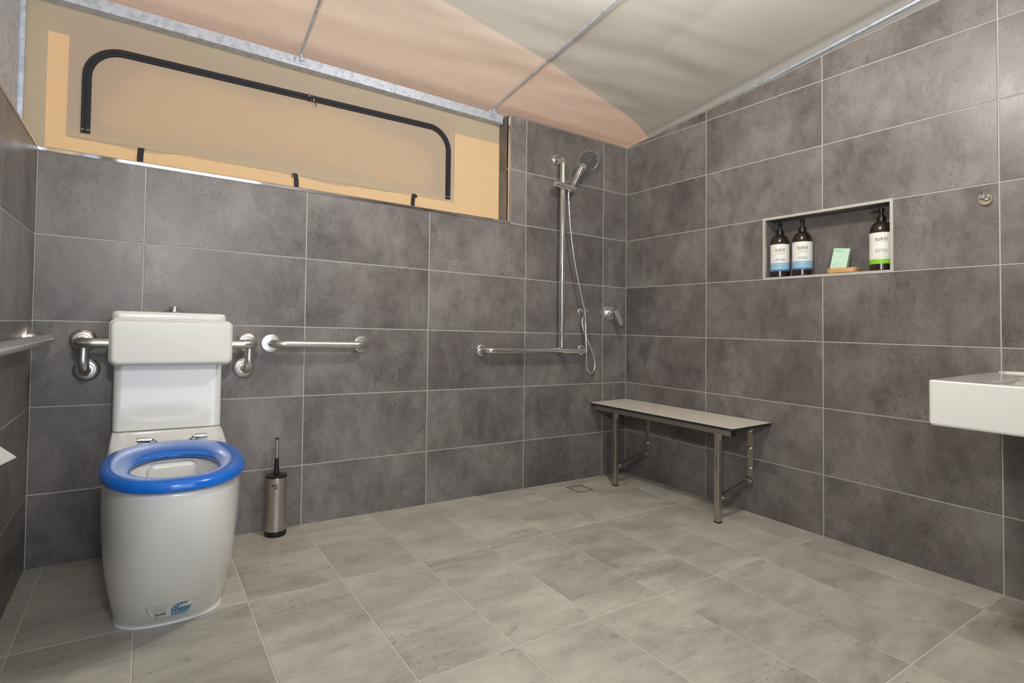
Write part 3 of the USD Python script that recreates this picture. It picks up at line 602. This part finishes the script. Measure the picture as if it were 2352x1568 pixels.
hs_ = thing('hand_shower', 'chrome hand shower with a round dark spray face leaning out from the shower pole', 'hand shower', (-.55, -.1, 1.72))
s0, s1 = at(1275, 421, y=S-.018), at(1321, 436, y=S-.032)
obj('slider', cyl(s0, s1, .0190, 28, .002), 'chrome', sh, smooth=35)
h0 = at(1314, 432, y=S-.040); hn = at(1333, 392, y=S-.085); hc = at(1352, 368, y=S-.105)
ax = (hn-h0)/np.linalg.norm(hn-h0)
hp = spline([h0+ax*.004, h0+ax*.008, h0+(hn-h0)*.5, hn, hn+(hc-hn)*.45], 24); hr = np.interp(np.linspace(0, 1, 24), [0, .15, .6, .85, 1], [.0125, .0165, .0205, .0220, .020])
obj('handle', tube(hp, hr, 20), 'chrome', hs_, smooth=50)
tocam = CAM-hc; fn_ = tocam/np.linalg.norm(tocam)+np.array([.10, -.25, -.25]); fn_ /= np.linalg.norm(fn_)
hd = obj('head', lathe([(.014, -.030), (.038, -.025), (.053, -.015), (.0590, -.004), (.0590, 0), (.0570, .002), (.0540, .0015)], hc, fn_, 44), 'chrome', hs_, smooth=40)
fx_, fy_, fz_ = frame(fn_)
obj('spray_face', lathe([(.0550, .0), (.0540, .0022), (.036, .003), (.001, .0033)], hc, fn_, 44), 'spray_dark', hd, smooth=40)
noz = []
for rr_, n_ in ((.007, 4), (.017, 9), (.028, 14), (.039, 19), (.049, 25)):
    for k in range(n_):
        t = 2*math.pi*(k+.5*(n_ % 2))/n_; noz.append(lathe([(.0022, .0018), (.0018, .0048)], hc+rr_*(math.cos(t)*fx_+math.sin(t)*fy_), fn_, 8))
obj('nozzles', cat(*noz), 'label_white', hd, kind='stuff')
wo = thing('shower_outlet', 'small round chrome wall elbow feeding the shower hose', 'shower outlet', at(1333, 714.7, y=0))
q = at(1333, 714.7, y=0)
obj('body', cat(lathe([(.021, 0), (.021, .004), (.018, .007), (.013, .008), (.013, .045), (.0135, .047), (.0135, .052), (.011, .054)], q, (0, -1, 0), 32), cyl(q+[0, -.036, 0], q+[0, -.036, -.036], .0085, 20, .001)), 'chrome', wo, smooth=35)
hose = thing('shower_hose', 'thin chrome shower hose looping below the wall elbow up to the hand shower', 'hose', (-.4, -.05, 1.2))
hy = -.050
hpx = [(1339.5, 728, -.036), (1337.7, 745, -.045), (1341.7, 761, hy), (1349.7, 780.7, hy), (1357.7, 800, -.055), (1363.5, 818.6, -.06), (1366.3, 838, -.062), (1363.5, 850.7, -.064), (1356.6, 856, -.066), (1349.7, 849.6, -.07), (1346.8, 838, -.073), (1346.5, 822, -.090), (1347, 804.8, -.096), (1346.5, 787.6, -.094), (1345.7, 770, -.080), (1345, 747, -.072), (1343.5, 722, -.072), (1341.7, 708, -.072), (1337.6, 690, -.072), (1329, 650, -.072), (1320, 602, -.075), (1312.5, 545, -.08), (1308, 490, -.09), (1306.5, 460, -.095), (1307.5, 440, -.098)]
hpts = [at(x, y_, y=yy) for x, y_, yy in hpx]+[h0-ax*.02]
hpth = spline(hpts, 420); wv = .0056+.0005*np.sin(np.arange(420)*2.4)
obj('flexible_tube', tube(hpth, wv, 12), 'soft_chrome', hose, smooth=60)
mx = thing('mixer_tap', 'chrome shower mixer with a flat slanted lever near the corner', 'mixer tap', at(1397.5, 718.7, y=0))
q = at(1397.5, 718.7, y=0)
obj('wall_plate', slab(q, (1, 0, 0), (0, 0, 1), (0, -1, 0), .078, .084, .006, .014, .002), 'soft_chrome', mx, smooth=35)
obj('cartridge', cat(cyl(q, q+[0, -.032, 0], .024, 32, .002), cyl(q+[0, -.030, 0], q+[0, -.062, 0], .019, 32, .001)), 'chrome', mx, smooth=35)
l0, l1 = at(1414.5, 717, y=-.066), at(1425, 742, y=-.070); dl = (l1-l0)/np.linalg.norm(l1-l0); pl_ = np.cross(dl, [0, -1, 0])
obj('lever', slab((l0+l1)/2, pl_, dl, (-.25, -1, 0), .034, np.linalg.norm(l1-l0)+.030, .010, .014, .003), 'soft_chrome', mx, smooth=40)

# toilet brush
bx, by = -2.122, -.062; bz0 = float(fl(bx, by))
tb = thing('toilet_brush', 'brushed steel toilet brush holder with black base and lid beside the toilet', 'toilet brush', (bx, by, bz0))
bo = np.array([bx, by, bz0])
obj('base_ring', lathe([(.0425, 0), (.043, .003), (.043, .020), (.042, .022)], bo, (0, 0, 1), 40), 'black_plastic', tb, smooth=35, label='black base ring')
bp = [(.0425, .022), (.0425, .05), (.0405, .09), (.0395, .13), (.0405, .18), (.0415, .232), (.0405, .236)]
obj('canister', lathe(bp, bo, (0, 0, 1), 48), 'bench_steel', tb, smooth=50)
obj('lid', lathe([(.0415, .236), (.042, .238), (.041, .2425), (.036, .2445), (.001, .2465)], bo, (0, 0, 1), 40), 'black_plastic', tb, smooth=35, label='black lid')
obj('grip', lathe([(.011, .242), (.0115, .250), (.0105, .262), (.0085, .290), (.0072, .306), (.0072, .312)], bo, (0, 0, 1), 24), 'black_plastic', tb, smooth=50, label='black tapering grip')
obj('handle', lathe([(.0068, .312), (.0072, .35), (.0072, .388)], bo, (0, 0, 1), 24), 'bench_steel', tb, smooth=50)
obj('handle_cap', lathe([(.0072, .388), (.0072, .392), (.005, .394)], bo, (0, 0, 1), 24), 'black_plastic', tb)
th0 = math.atan2(CAM[1]-by, CAM[0]-bx)
def oncan(v): r = .0417; t = th0+v[:, 0]/r-.12; return np.c_[bx+(r+v[:, 2])*np.cos(t), by+(r+v[:, 2])*np.sin(t), bz0+.205+v[:, 1]]
pet = []
for k, a in enumerate(np.radians([25, 75, 130, 165, 325, 285])):
    L0, L1 = .0035, .0125
    e = affinity.rotate(affinity.translate(affinity.scale(Point(0, 0).buffer(1, 12), (L1-L0)/2, .0019), (L0+L1)/2, 0), math.degrees(a), origin=(0, 0)); pet.append(tomap(extr(e, .0004), oncan))
obj('flower_cutout', cat(*pet), 'black_plastic', tb, smooth=False, label='small black petal pattern')

# floor drain
dn = thing('floor_drain', 'square tile insert floor drain with a thin dark frame in the shower corner', 'floor drain', (DC[0], DC[1], float(fl(*DC))))
def dpos(v): return np.c_[DC[0]+v[:, 0], DC[1]+v[:, 1], fl(DC[0]+v[:, 0], DC[1]+v[:, 1])+v[:, 2]]
def sq(h): return sbox(-h, -h, h, h)
obj('frame', tomap(extr(sq(DH).difference(sq(DH-.0015)), .03), lambda v: dpos(v-[0, 0, .030])), 'satin_steel', dn, smooth=False)
obj('gap', tomap(extr(sq(DH-.001), .01), lambda v: dpos(v-[0, 0, .02])), 'black_rubber', dn, smooth=False)
obj('tray', tomap(extr(sq(DH-.006).difference(sq(DH-.0075)), .012), lambda v: dpos(v-[0, 0, .0125])), 'satin_steel', dn, smooth=False)
di = obj('tile_insert', prism(sq(DH-.0075), .012, lambda v: dpos(v*[1, 1, -1]-[0, 0, .0005])), 'floor_tile', dn, smooth=False); primvar(di, 'tile_shift', (3, 9, 1))

# fold-down bench
bn = thing('shower_bench', 'fold down shower bench with slotted beige top on steel legs in the corner', 'bench', (-.16, -.48, 0))
by0, by1, bxf, BZ = -.008, -.944, -.322, .463
top = shapely.union_all([sbox(bxf, by1, -.004, by0)]); cr = .028
c_ = shapely.union_all([sbox(bxf+cr, by1, -.004, by0), sbox(bxf, by1+cr, -.004, by0-cr), Point(bxf+cr, by1+cr).buffer(cr, 12), Point(bxf+cr, by0-cr).buffer(cr, 12)])
sl = shapely.union_all([LineString([(x, y0), (x, y1)]).buffer(.0024) for x, y0, y1 in ((-.227, -.205, -.700), (-.150, -.212, -.707), (-.072, -.220, -.715))])
bev_ = [(c_.difference(sl), .009)]
obj('seat_board', tomap(extr(c_, .0105), lambda v: v+[0, 0, BZ-.0125]), 'laminate_core', bn, smooth=False, label='black laminate core and edge')
obj('seat_face', tomap(extr(c_.buffer(-.0012).difference(sl.buffer(.0004)), .002), lambda v: v+[0, 0, BZ-.002]), 'laminate', bn, smooth=False, label='beige slotted top face')
rx = bxf+.016
fr1 = obj('front_rail', cat(box(rx, rx+.004, by1+.02, by0-.03, BZ-.040, BZ-.0125), box(rx, rx+.03, by1+.02, by0-.03, BZ-.0165, BZ-.0125)), 'bench_steel', bn, smooth=False)
obj('rail_end_cap', box(rx, rx+.03, by1+.012, by1+.02, BZ-.040, BZ-.0125), 'black_rubber', fr1, smooth=False)
for k, (ly, wy) in enumerate(((-.195, -.184), (-.848, -.837))):
    lx = rx+.016; zf_ = float(fl(lx, ly))
    lg = obj('leg', slab((lx, ly, zf_+.006), (1, 0, 0), (0, 1, 0), (0, 0, 1), .026, .026, BZ-.040-zf_, .003, .001, 3), 'bench_steel', bn, smooth=25)
    obj('foot', slab((lx, ly, zf_), (1, 0, 0), (0, 1, 0), (0, 0, 1), .0275, .0275, .007, .003, .001, 3), 'black_rubber', lg, smooth=25, label='black rubber foot')
    if k: obj('lettering', cat(*[box(lx-.0133, lx-.0129, ly-.003, ly+.002, z, z+.0026) for z in np.arange(.250, .318, .0042)]), 'ink', lg, smooth=False, kind='stuff')
    bt = obj('hinge_bolt', cyl((lx, ly-.018, BZ-.046), (lx, ly+.018, BZ-.046), .0045, 12, .001), 'chrome', lg)
    obj('hinge_plate', slab((lx, ly, BZ-.055), (0, 1, 0), (0, 0, 1), (1, 0, 0), .034, .034, .006, .004, .001, 3), 'bench_steel', lg)
    wbk = obj('wall_bracket', slab((-.0005, wy, .300), (0, 1, 0), (0, 0, 1), (-1, 0, 0), .030, .300, .006, .002, .001, 3), 'bench_steel', bn, smooth=25)
    for z in (.405, .318, .218): obj('bolt', lathe([(.009, 0), (.0085, .003), (.005, .006), (.001, .0068)], (-.0065, wy, z), (-1, 0, 0), 18), 'brushed_steel', wbk)
    hb = obj('lower_hinge', cat(box(-.030, -.0005, wy-.013, wy-.009, .138, .176), box(-.030, -.0005, wy+.009, wy+.013, .138, .176)), 'bench_steel', wbk, smooth=False)
    obj('hinge_pin', cyl((-.018, wy-.018, .156), (-.018, wy+.018, .156), .005, 14, .001), 'chrome', wbk)
    A0, A1 = np.array([lx+.022, (ly+wy)/2-.004, .118]), np.array([-.018, wy, .157]); d_ = A1-A0; L_ = np.linalg.norm(d_); d_ /= L_
    n_ = np.cross(d_, [0, 1, 0])
    obj('strut', slab(A0-n_*0, [0, 1, 0], n_, d_, .018, .022, L_, .003, .001, 3), 'bench_steel', bn, smooth=25)
    cl = obj('strut_clevis', bar((0, 0, .104), (0, 0, .132), [(lx+.012, A0[1]-.013, 0), (lx+.036, A0[1]-.013, 0), (lx+.036, A0[1]-.0105, 0), (lx+.0145, A0[1]-.0105, 0), (lx+.0145, A0[1]+.0105, 0), (lx+.036, A0[1]+.0105, 0), (lx+.036, A0[1]+.013, 0), (lx+.012, A0[1]+.013, 0)]), 'bench_steel', lg, smooth=False)
    obj('clevis_pin', cyl((lx+.026, A0[1]-.018, .118), (lx+.026, A0[1]+.018, .118), .0045, 12, .001), 'chrome', lg)

# ---------------------------------------------------------------- bottles and soap in the niche
nz = NZ0+.0085
def bottle(y, r, label, lines, bands, x=.048, k=1.0, turn=0.0):
    """dark pump bottle: the label is wrapped round the side that faces the room"""
    o = np.array([x, -y, nz]); t = thing('pump_bottle', label, 'bottle', o)
    pr = [(r*.94, 0), (r, .004), (r, .160)]+[(r*(.36+.64*math.cos(t)), .160+.050*math.sin(t)) for t in np.radians([12, 25, 38, 50, 62, 74, 84])]+[(r*.36, .2105), (r*.36, .213)]
    obj('body', lathe(pr, o, (0, 0, 1), 44), 'bottle_plastic', t, smooth=50)
    pc = obj('pump_collar', lathe([(.0160, .2115), (.0168, .214), (.0168, .231), (.0155, .233), (.0115, .2335), (.0115, .2385), (.0068, .239)], o, (0, 0, 1), 28), 'black_plastic', t, smooth=30)
    hd_ = lathe([(.0064, .238), (.0060, .256), (.0096, .2565), (.0102, .268), (.0085, .2705)], o, (0, 0, 1), 24)
    d = np.array([-math.cos(turn), -math.sin(turn), 0]); z_ = .264
    sp_ = tube(fillet([o+[0, 0, z_], o+d*.030+[0, 0, z_+.001], o+d*.040+[0, 0, z_-.006]], .008), .0042, 12)
    obj('pump_head', cat(hd_, sp_), 'black_plastic', t, smooth=35)
    tc = math.atan2(CAM[1]+y, CAM[0]-x)
    def wrap(v, lift=.0003): a = tc+v[:, 0]/r; R_ = r+lift+v[:, 2]; return np.c_[x+R_*np.cos(a), -y+R_*np.sin(a), nz+v[:, 1]*k]
    hw = r*1.75
    def band(z0, z1, lift): n = 28; us = np.linspace(-hw, hw, n); return loft([wrap(np.c_[us, np.full(n, z0), np.zeros(n)], lift), wrap(np.c_[us, np.full(n, z1), np.zeros(n)], lift)], False, False, closed=False)
    lb = obj('paper_label', band(*bands[0][:2], .0003), bands[0][2], t, smooth=True)
    for z0, z1, m_ in bands[1:]: obj('colour_band', band(z0, z1, .0005), m_, lb, smooth=True)
    for s, h, z, w, m_, bold in lines:
        if s == '-': obj('rule', text('I', .001, lambda p: p, False) if False else loft([wrap(np.c_[np.linspace(-w/2, w/2, 10), np.full(10, z), np.zeros(10)], .0006), wrap(np.c_[np.linspace(-w/2, w/2, 10), np.full(10, z+h), np.zeros(10)], .0006)], False, False, closed=False), m_, lb, smooth=True)
        else: obj('lettering', text(s, h, lambda p, z=z: wrap(p*[1, 1, 1]+[0, z, 0], .0006), bold, w), m_, lb, smooth=False)
    return t
hair = lambda a, b: [('sukin', .0165, .1255, .043, 'ink', False), ('-', .0005, .1215, .041, 'ink_grey', False), ('-', .0005, .1185, .046, 'ink_grey', False), ('HAIRCARE', .0036, .1125, .026, 'ink', False), ('-', .0005, .1085, .046, 'ink_grey', False),
                     (a, .0042, .0850, .036, 'ink_blue_grey', True), (b, .0044, .0780, .046, 'ink_blue_grey', True), ('-', .0010, .0640, .017, 'ink_blue_grey', False), ('-', .0007, .0550, .044, 'ink_blue_grey', False), ('-', .0007, .0515, .044, 'ink_blue_grey', False), ('-', .0010, .0430, .021, 'ink_blue_grey', False)]
hb_ = [(.028, .161, 'label_white'), (.028, .070, 'label_blue'), (.028, .0365, 'label_deep_blue')]
bottle(.960, .043, 'dark pump bottle of hydrating conditioner, leftmost in the wall niche', hair('HYDRATING', 'CONDITIONER'), hb_, turn=.55)
bottle(1.067, .043, 'dark pump bottle of hydrating shampoo with a blue banded label, second in the niche', hair('HYDRATING', 'SHAMPOO'), hb_, turn=.65)
bottle(1.393, .043, 'dark pump bottle of botanical body wash with a green banded label', [('sukin', .0165, .1255, .046, 'ink', False), ('-', .0005, .1205, .045, 'ink_grey', False), ('BOTANICAL', .0048, .0855, .040, 'ink_blue_grey', True), ('BODY WASH', .0048, .0775, .044, 'ink_blue_grey', True), ('-', .0008, .0700, .040, 'ink_grey', False), ('-', .0008, .0635, .020, 'ink_grey', False), ('-', .0006, .0570, .048, 'ink_grey', False), ('-', .0006, .0540, .048, 'ink_grey', False)], [(.028, .161, 'label_white'), (.028, .0480, 'label_green')], turn=-1.2)
sd = thing('soap_dish', 'small rounded bamboo soap dish on the niche shelf', 'soap dish', (.045, -1.245, nz))
obj('dish', slab((.048, -1.246, nz+.002), (0, 1, 0), (1, 0, 0), (0, 0, 1), .124, .078, .021, .026, .003, 8), 'bamboo', sd, smooth=40)
for s in (-1, 1): obj('foot', cyl((.048, -1.246+s*.045, nz), (.048, -1.246+s*.045, nz+.003), .006, 14), 'black_rubber', sd)
sb = thing('soap_box', 'pale mint green soap carton leaning back on the bamboo dish', 'soap box', (.045, -1.235, nz+.02))
n0 = np.array([-1, -.16, 0])/math.hypot(1, .16); s0_ = np.array([n0[1], -n0[0], 0]); s0_ = -s0_ if s0_[1] > 0 else s0_
tilt = .24; up_ = np.array([0, 0, 1])*math.cos(tilt)-n0*math.sin(tilt); fz2 = n0*math.cos(tilt)+np.array([0, 0, 1])*math.sin(tilt)
up_ = up_ + s0_*.11; up_ /= np.linalg.norm(up_); sd_ = np.cross(up_, fz2); sd_ = sd_ if sd_@s0_ > 0 else -sd_
bh, bw_, bd = .096, .064, .030
cb = np.array([.034, -1.228, nz+.0235])+up_*bh/2
crt = obj('carton', slab(cb-fz2*bd, sd_, up_, fz2, bw_, bh, bd, .0012, .0006, 2), 'mint_card', sb, smooth=30)
def oncarton(u, v): return lambda p: cb+(p[:, :1]+u)*sd_+(p[:, 1:2]+v)*up_+(p[:, 2:3]+.0003)*fz2
obj('lettering', cat(text('BEYOND', .0034, oncarton(-.010, .037), True, .030), text('NATURALLY', .0034, oncarton(-.006, .031), True, .038)), 'mint_ink', crt, smooth=False)
obj('small_print', cat(*[tomap(extr(q, .0002), oncarton(0, 0)) for q in words(-.026, -.026, 0, .004, .010, .0010, 21, .012)+words(-.026, -.031, 0, .004, .010, .0007, 22, -.012)+words(-.026, -.036, 0, .004, .010, .0007, 23, -.004)+words(-.020, -.041, 0, .004, .010, .0007, 24, .012)]), 'mint_ink', crt, smooth=False, kind='stuff')

# robe hook
rh = thing('robe_hook', 'round chrome robe hook on the right wall above the basin', 'robe hook', (0, -1.741, 1.411))
ho = np.array([0, -1.742, 1.410])
obj('rose', lathe([(.0205, 0), (.0205, .006), (.0195, .008), (.001, .0085)], ho, (-1, 0, 0), 36), 'chrome', rh, smooth=35)
obj('peg', cat(cyl(ho+[-.006, 0, 0], ho+[-.030, 0, .002], .006, 18), lathe([(.001, 0), (.010, .001), (.0115, .003), (.0115, .010), (.010, .0115), (.001, .012)], ho+[-.028, 0, .004], (-1, .15, .45), 28), cyl(ho+[-.034, .002, .010], ho+[-.038, .002, .028], .0018, 10)), 'chrome', rh, smooth=35)

# basin
bs = thing('basin', 'white rectangular wall hung ceramic basin at the right edge of the view', 'basin', (-.3, -2.1, .72))
bX, bY, bT, bB = -.600, -1.7565, .7795, .643
L0 = .74
def brings():
    cx, cy = bX/2, bY-L0/2; X_, Y_ = -bX, L0
    R_ = []
    def rr2(ins, z, r): o = rrect(X_-2*ins, Y_-2*ins, max(r-ins, .002), 8); return np.c_[cx+o[:, 0], cy+o[:, 1], np.full(len(o), z)]
    for k in (0, .33, .66, 1): R_.append(rr2(.010*(1-math.sin(k*math.pi/2)), bB+.010*(1-math.cos(k*math.pi/2)), .012))
    for k in (0, .33, .66, 1): R_.append(rr2(.006*(1-math.cos(k*math.pi/2)), bT-.006+.006*math.sin(k*math.pi/2), .012))
    def bowl(ins, z, r): o = rrect(X_*.62-2*ins, Y_-.20-2*ins, max(r-ins, .01), 8); return np.c_[cx-.07+o[:, 0], cy-.02+o[:, 1], np.full(len(o), z)]
    R_ += [bowl(0, bT, .05), bowl(.006, bT-.004, .05), bowl(.02, bT-.05, .05), bowl(.05, bT-.09, .06), bowl(.10, bT-.105, .06)]
    return R_
obj('bowl', loft(brings()), 'ceramic', bs, smooth=40)
lw = np.array([(0, -1.772), (0, bY-L0+.01), (-.085, bY-L0+.01), (-.03, -1.80)])
def ledge(p, z): return np.c_[p, np.broadcast_to(z, (len(p),))]
obj('back_ledge', loft([ledge(lw, bT-.004), ledge(lw, np.array([bT+.004, bT+.022, bT+.022, bT+.006]))]), 'ceramic', bs, smooth=20)

# toilet paper on the left wall, just entering the view
tp = thing('toilet_paper', 'white toilet paper with a pointed folded end at the left edge of the view', 'toilet paper', (-2.84, -1.3, .71))
tip, ta_, tb_ = at(37.5, 1049.5, x=-2.800), at(-21, 1011, x=-2.800), at(-20, 1078, x=-2.800)
ro = np.array([-2.905, -1.300, .712])
obj('roll', lathe([(.020, 0), (.051, 0), (.052, .002), (.052, .107), (.051, .109), (.020, .109)], ro, (1, 0, 0), 40), 'paper_white', tp, smooth=35)
obj('folded_sheet', loft([[tip+[0, 0, .0008], ta_, [-2.80, -1.262, .744], [-2.80, -1.252, .698], tb_, tip-[0, 0, .0008]], [tip+[-.002, 0, .0008], ta_-[.003, 0, 0], [-2.803, -1.262, .744], [-2.803, -1.252, .698], tb_-[.003, 0, 0], tip-[.002, 0, .0008]]]), 'paper_white', tp, smooth=False, label='loose sheet folded to a point')
hl = obj('holder', cyl((-W+.001, ro[1], ro[2]), (-2.792, ro[1], ro[2]), .009, 20, .002), 'brushed_steel', tp)
obj('wall_plate', cyl((-W, ro[1], ro[2]), (-W+.008, ro[1], ro[2]), .026, 28, .002), 'brushed_steel', hl)
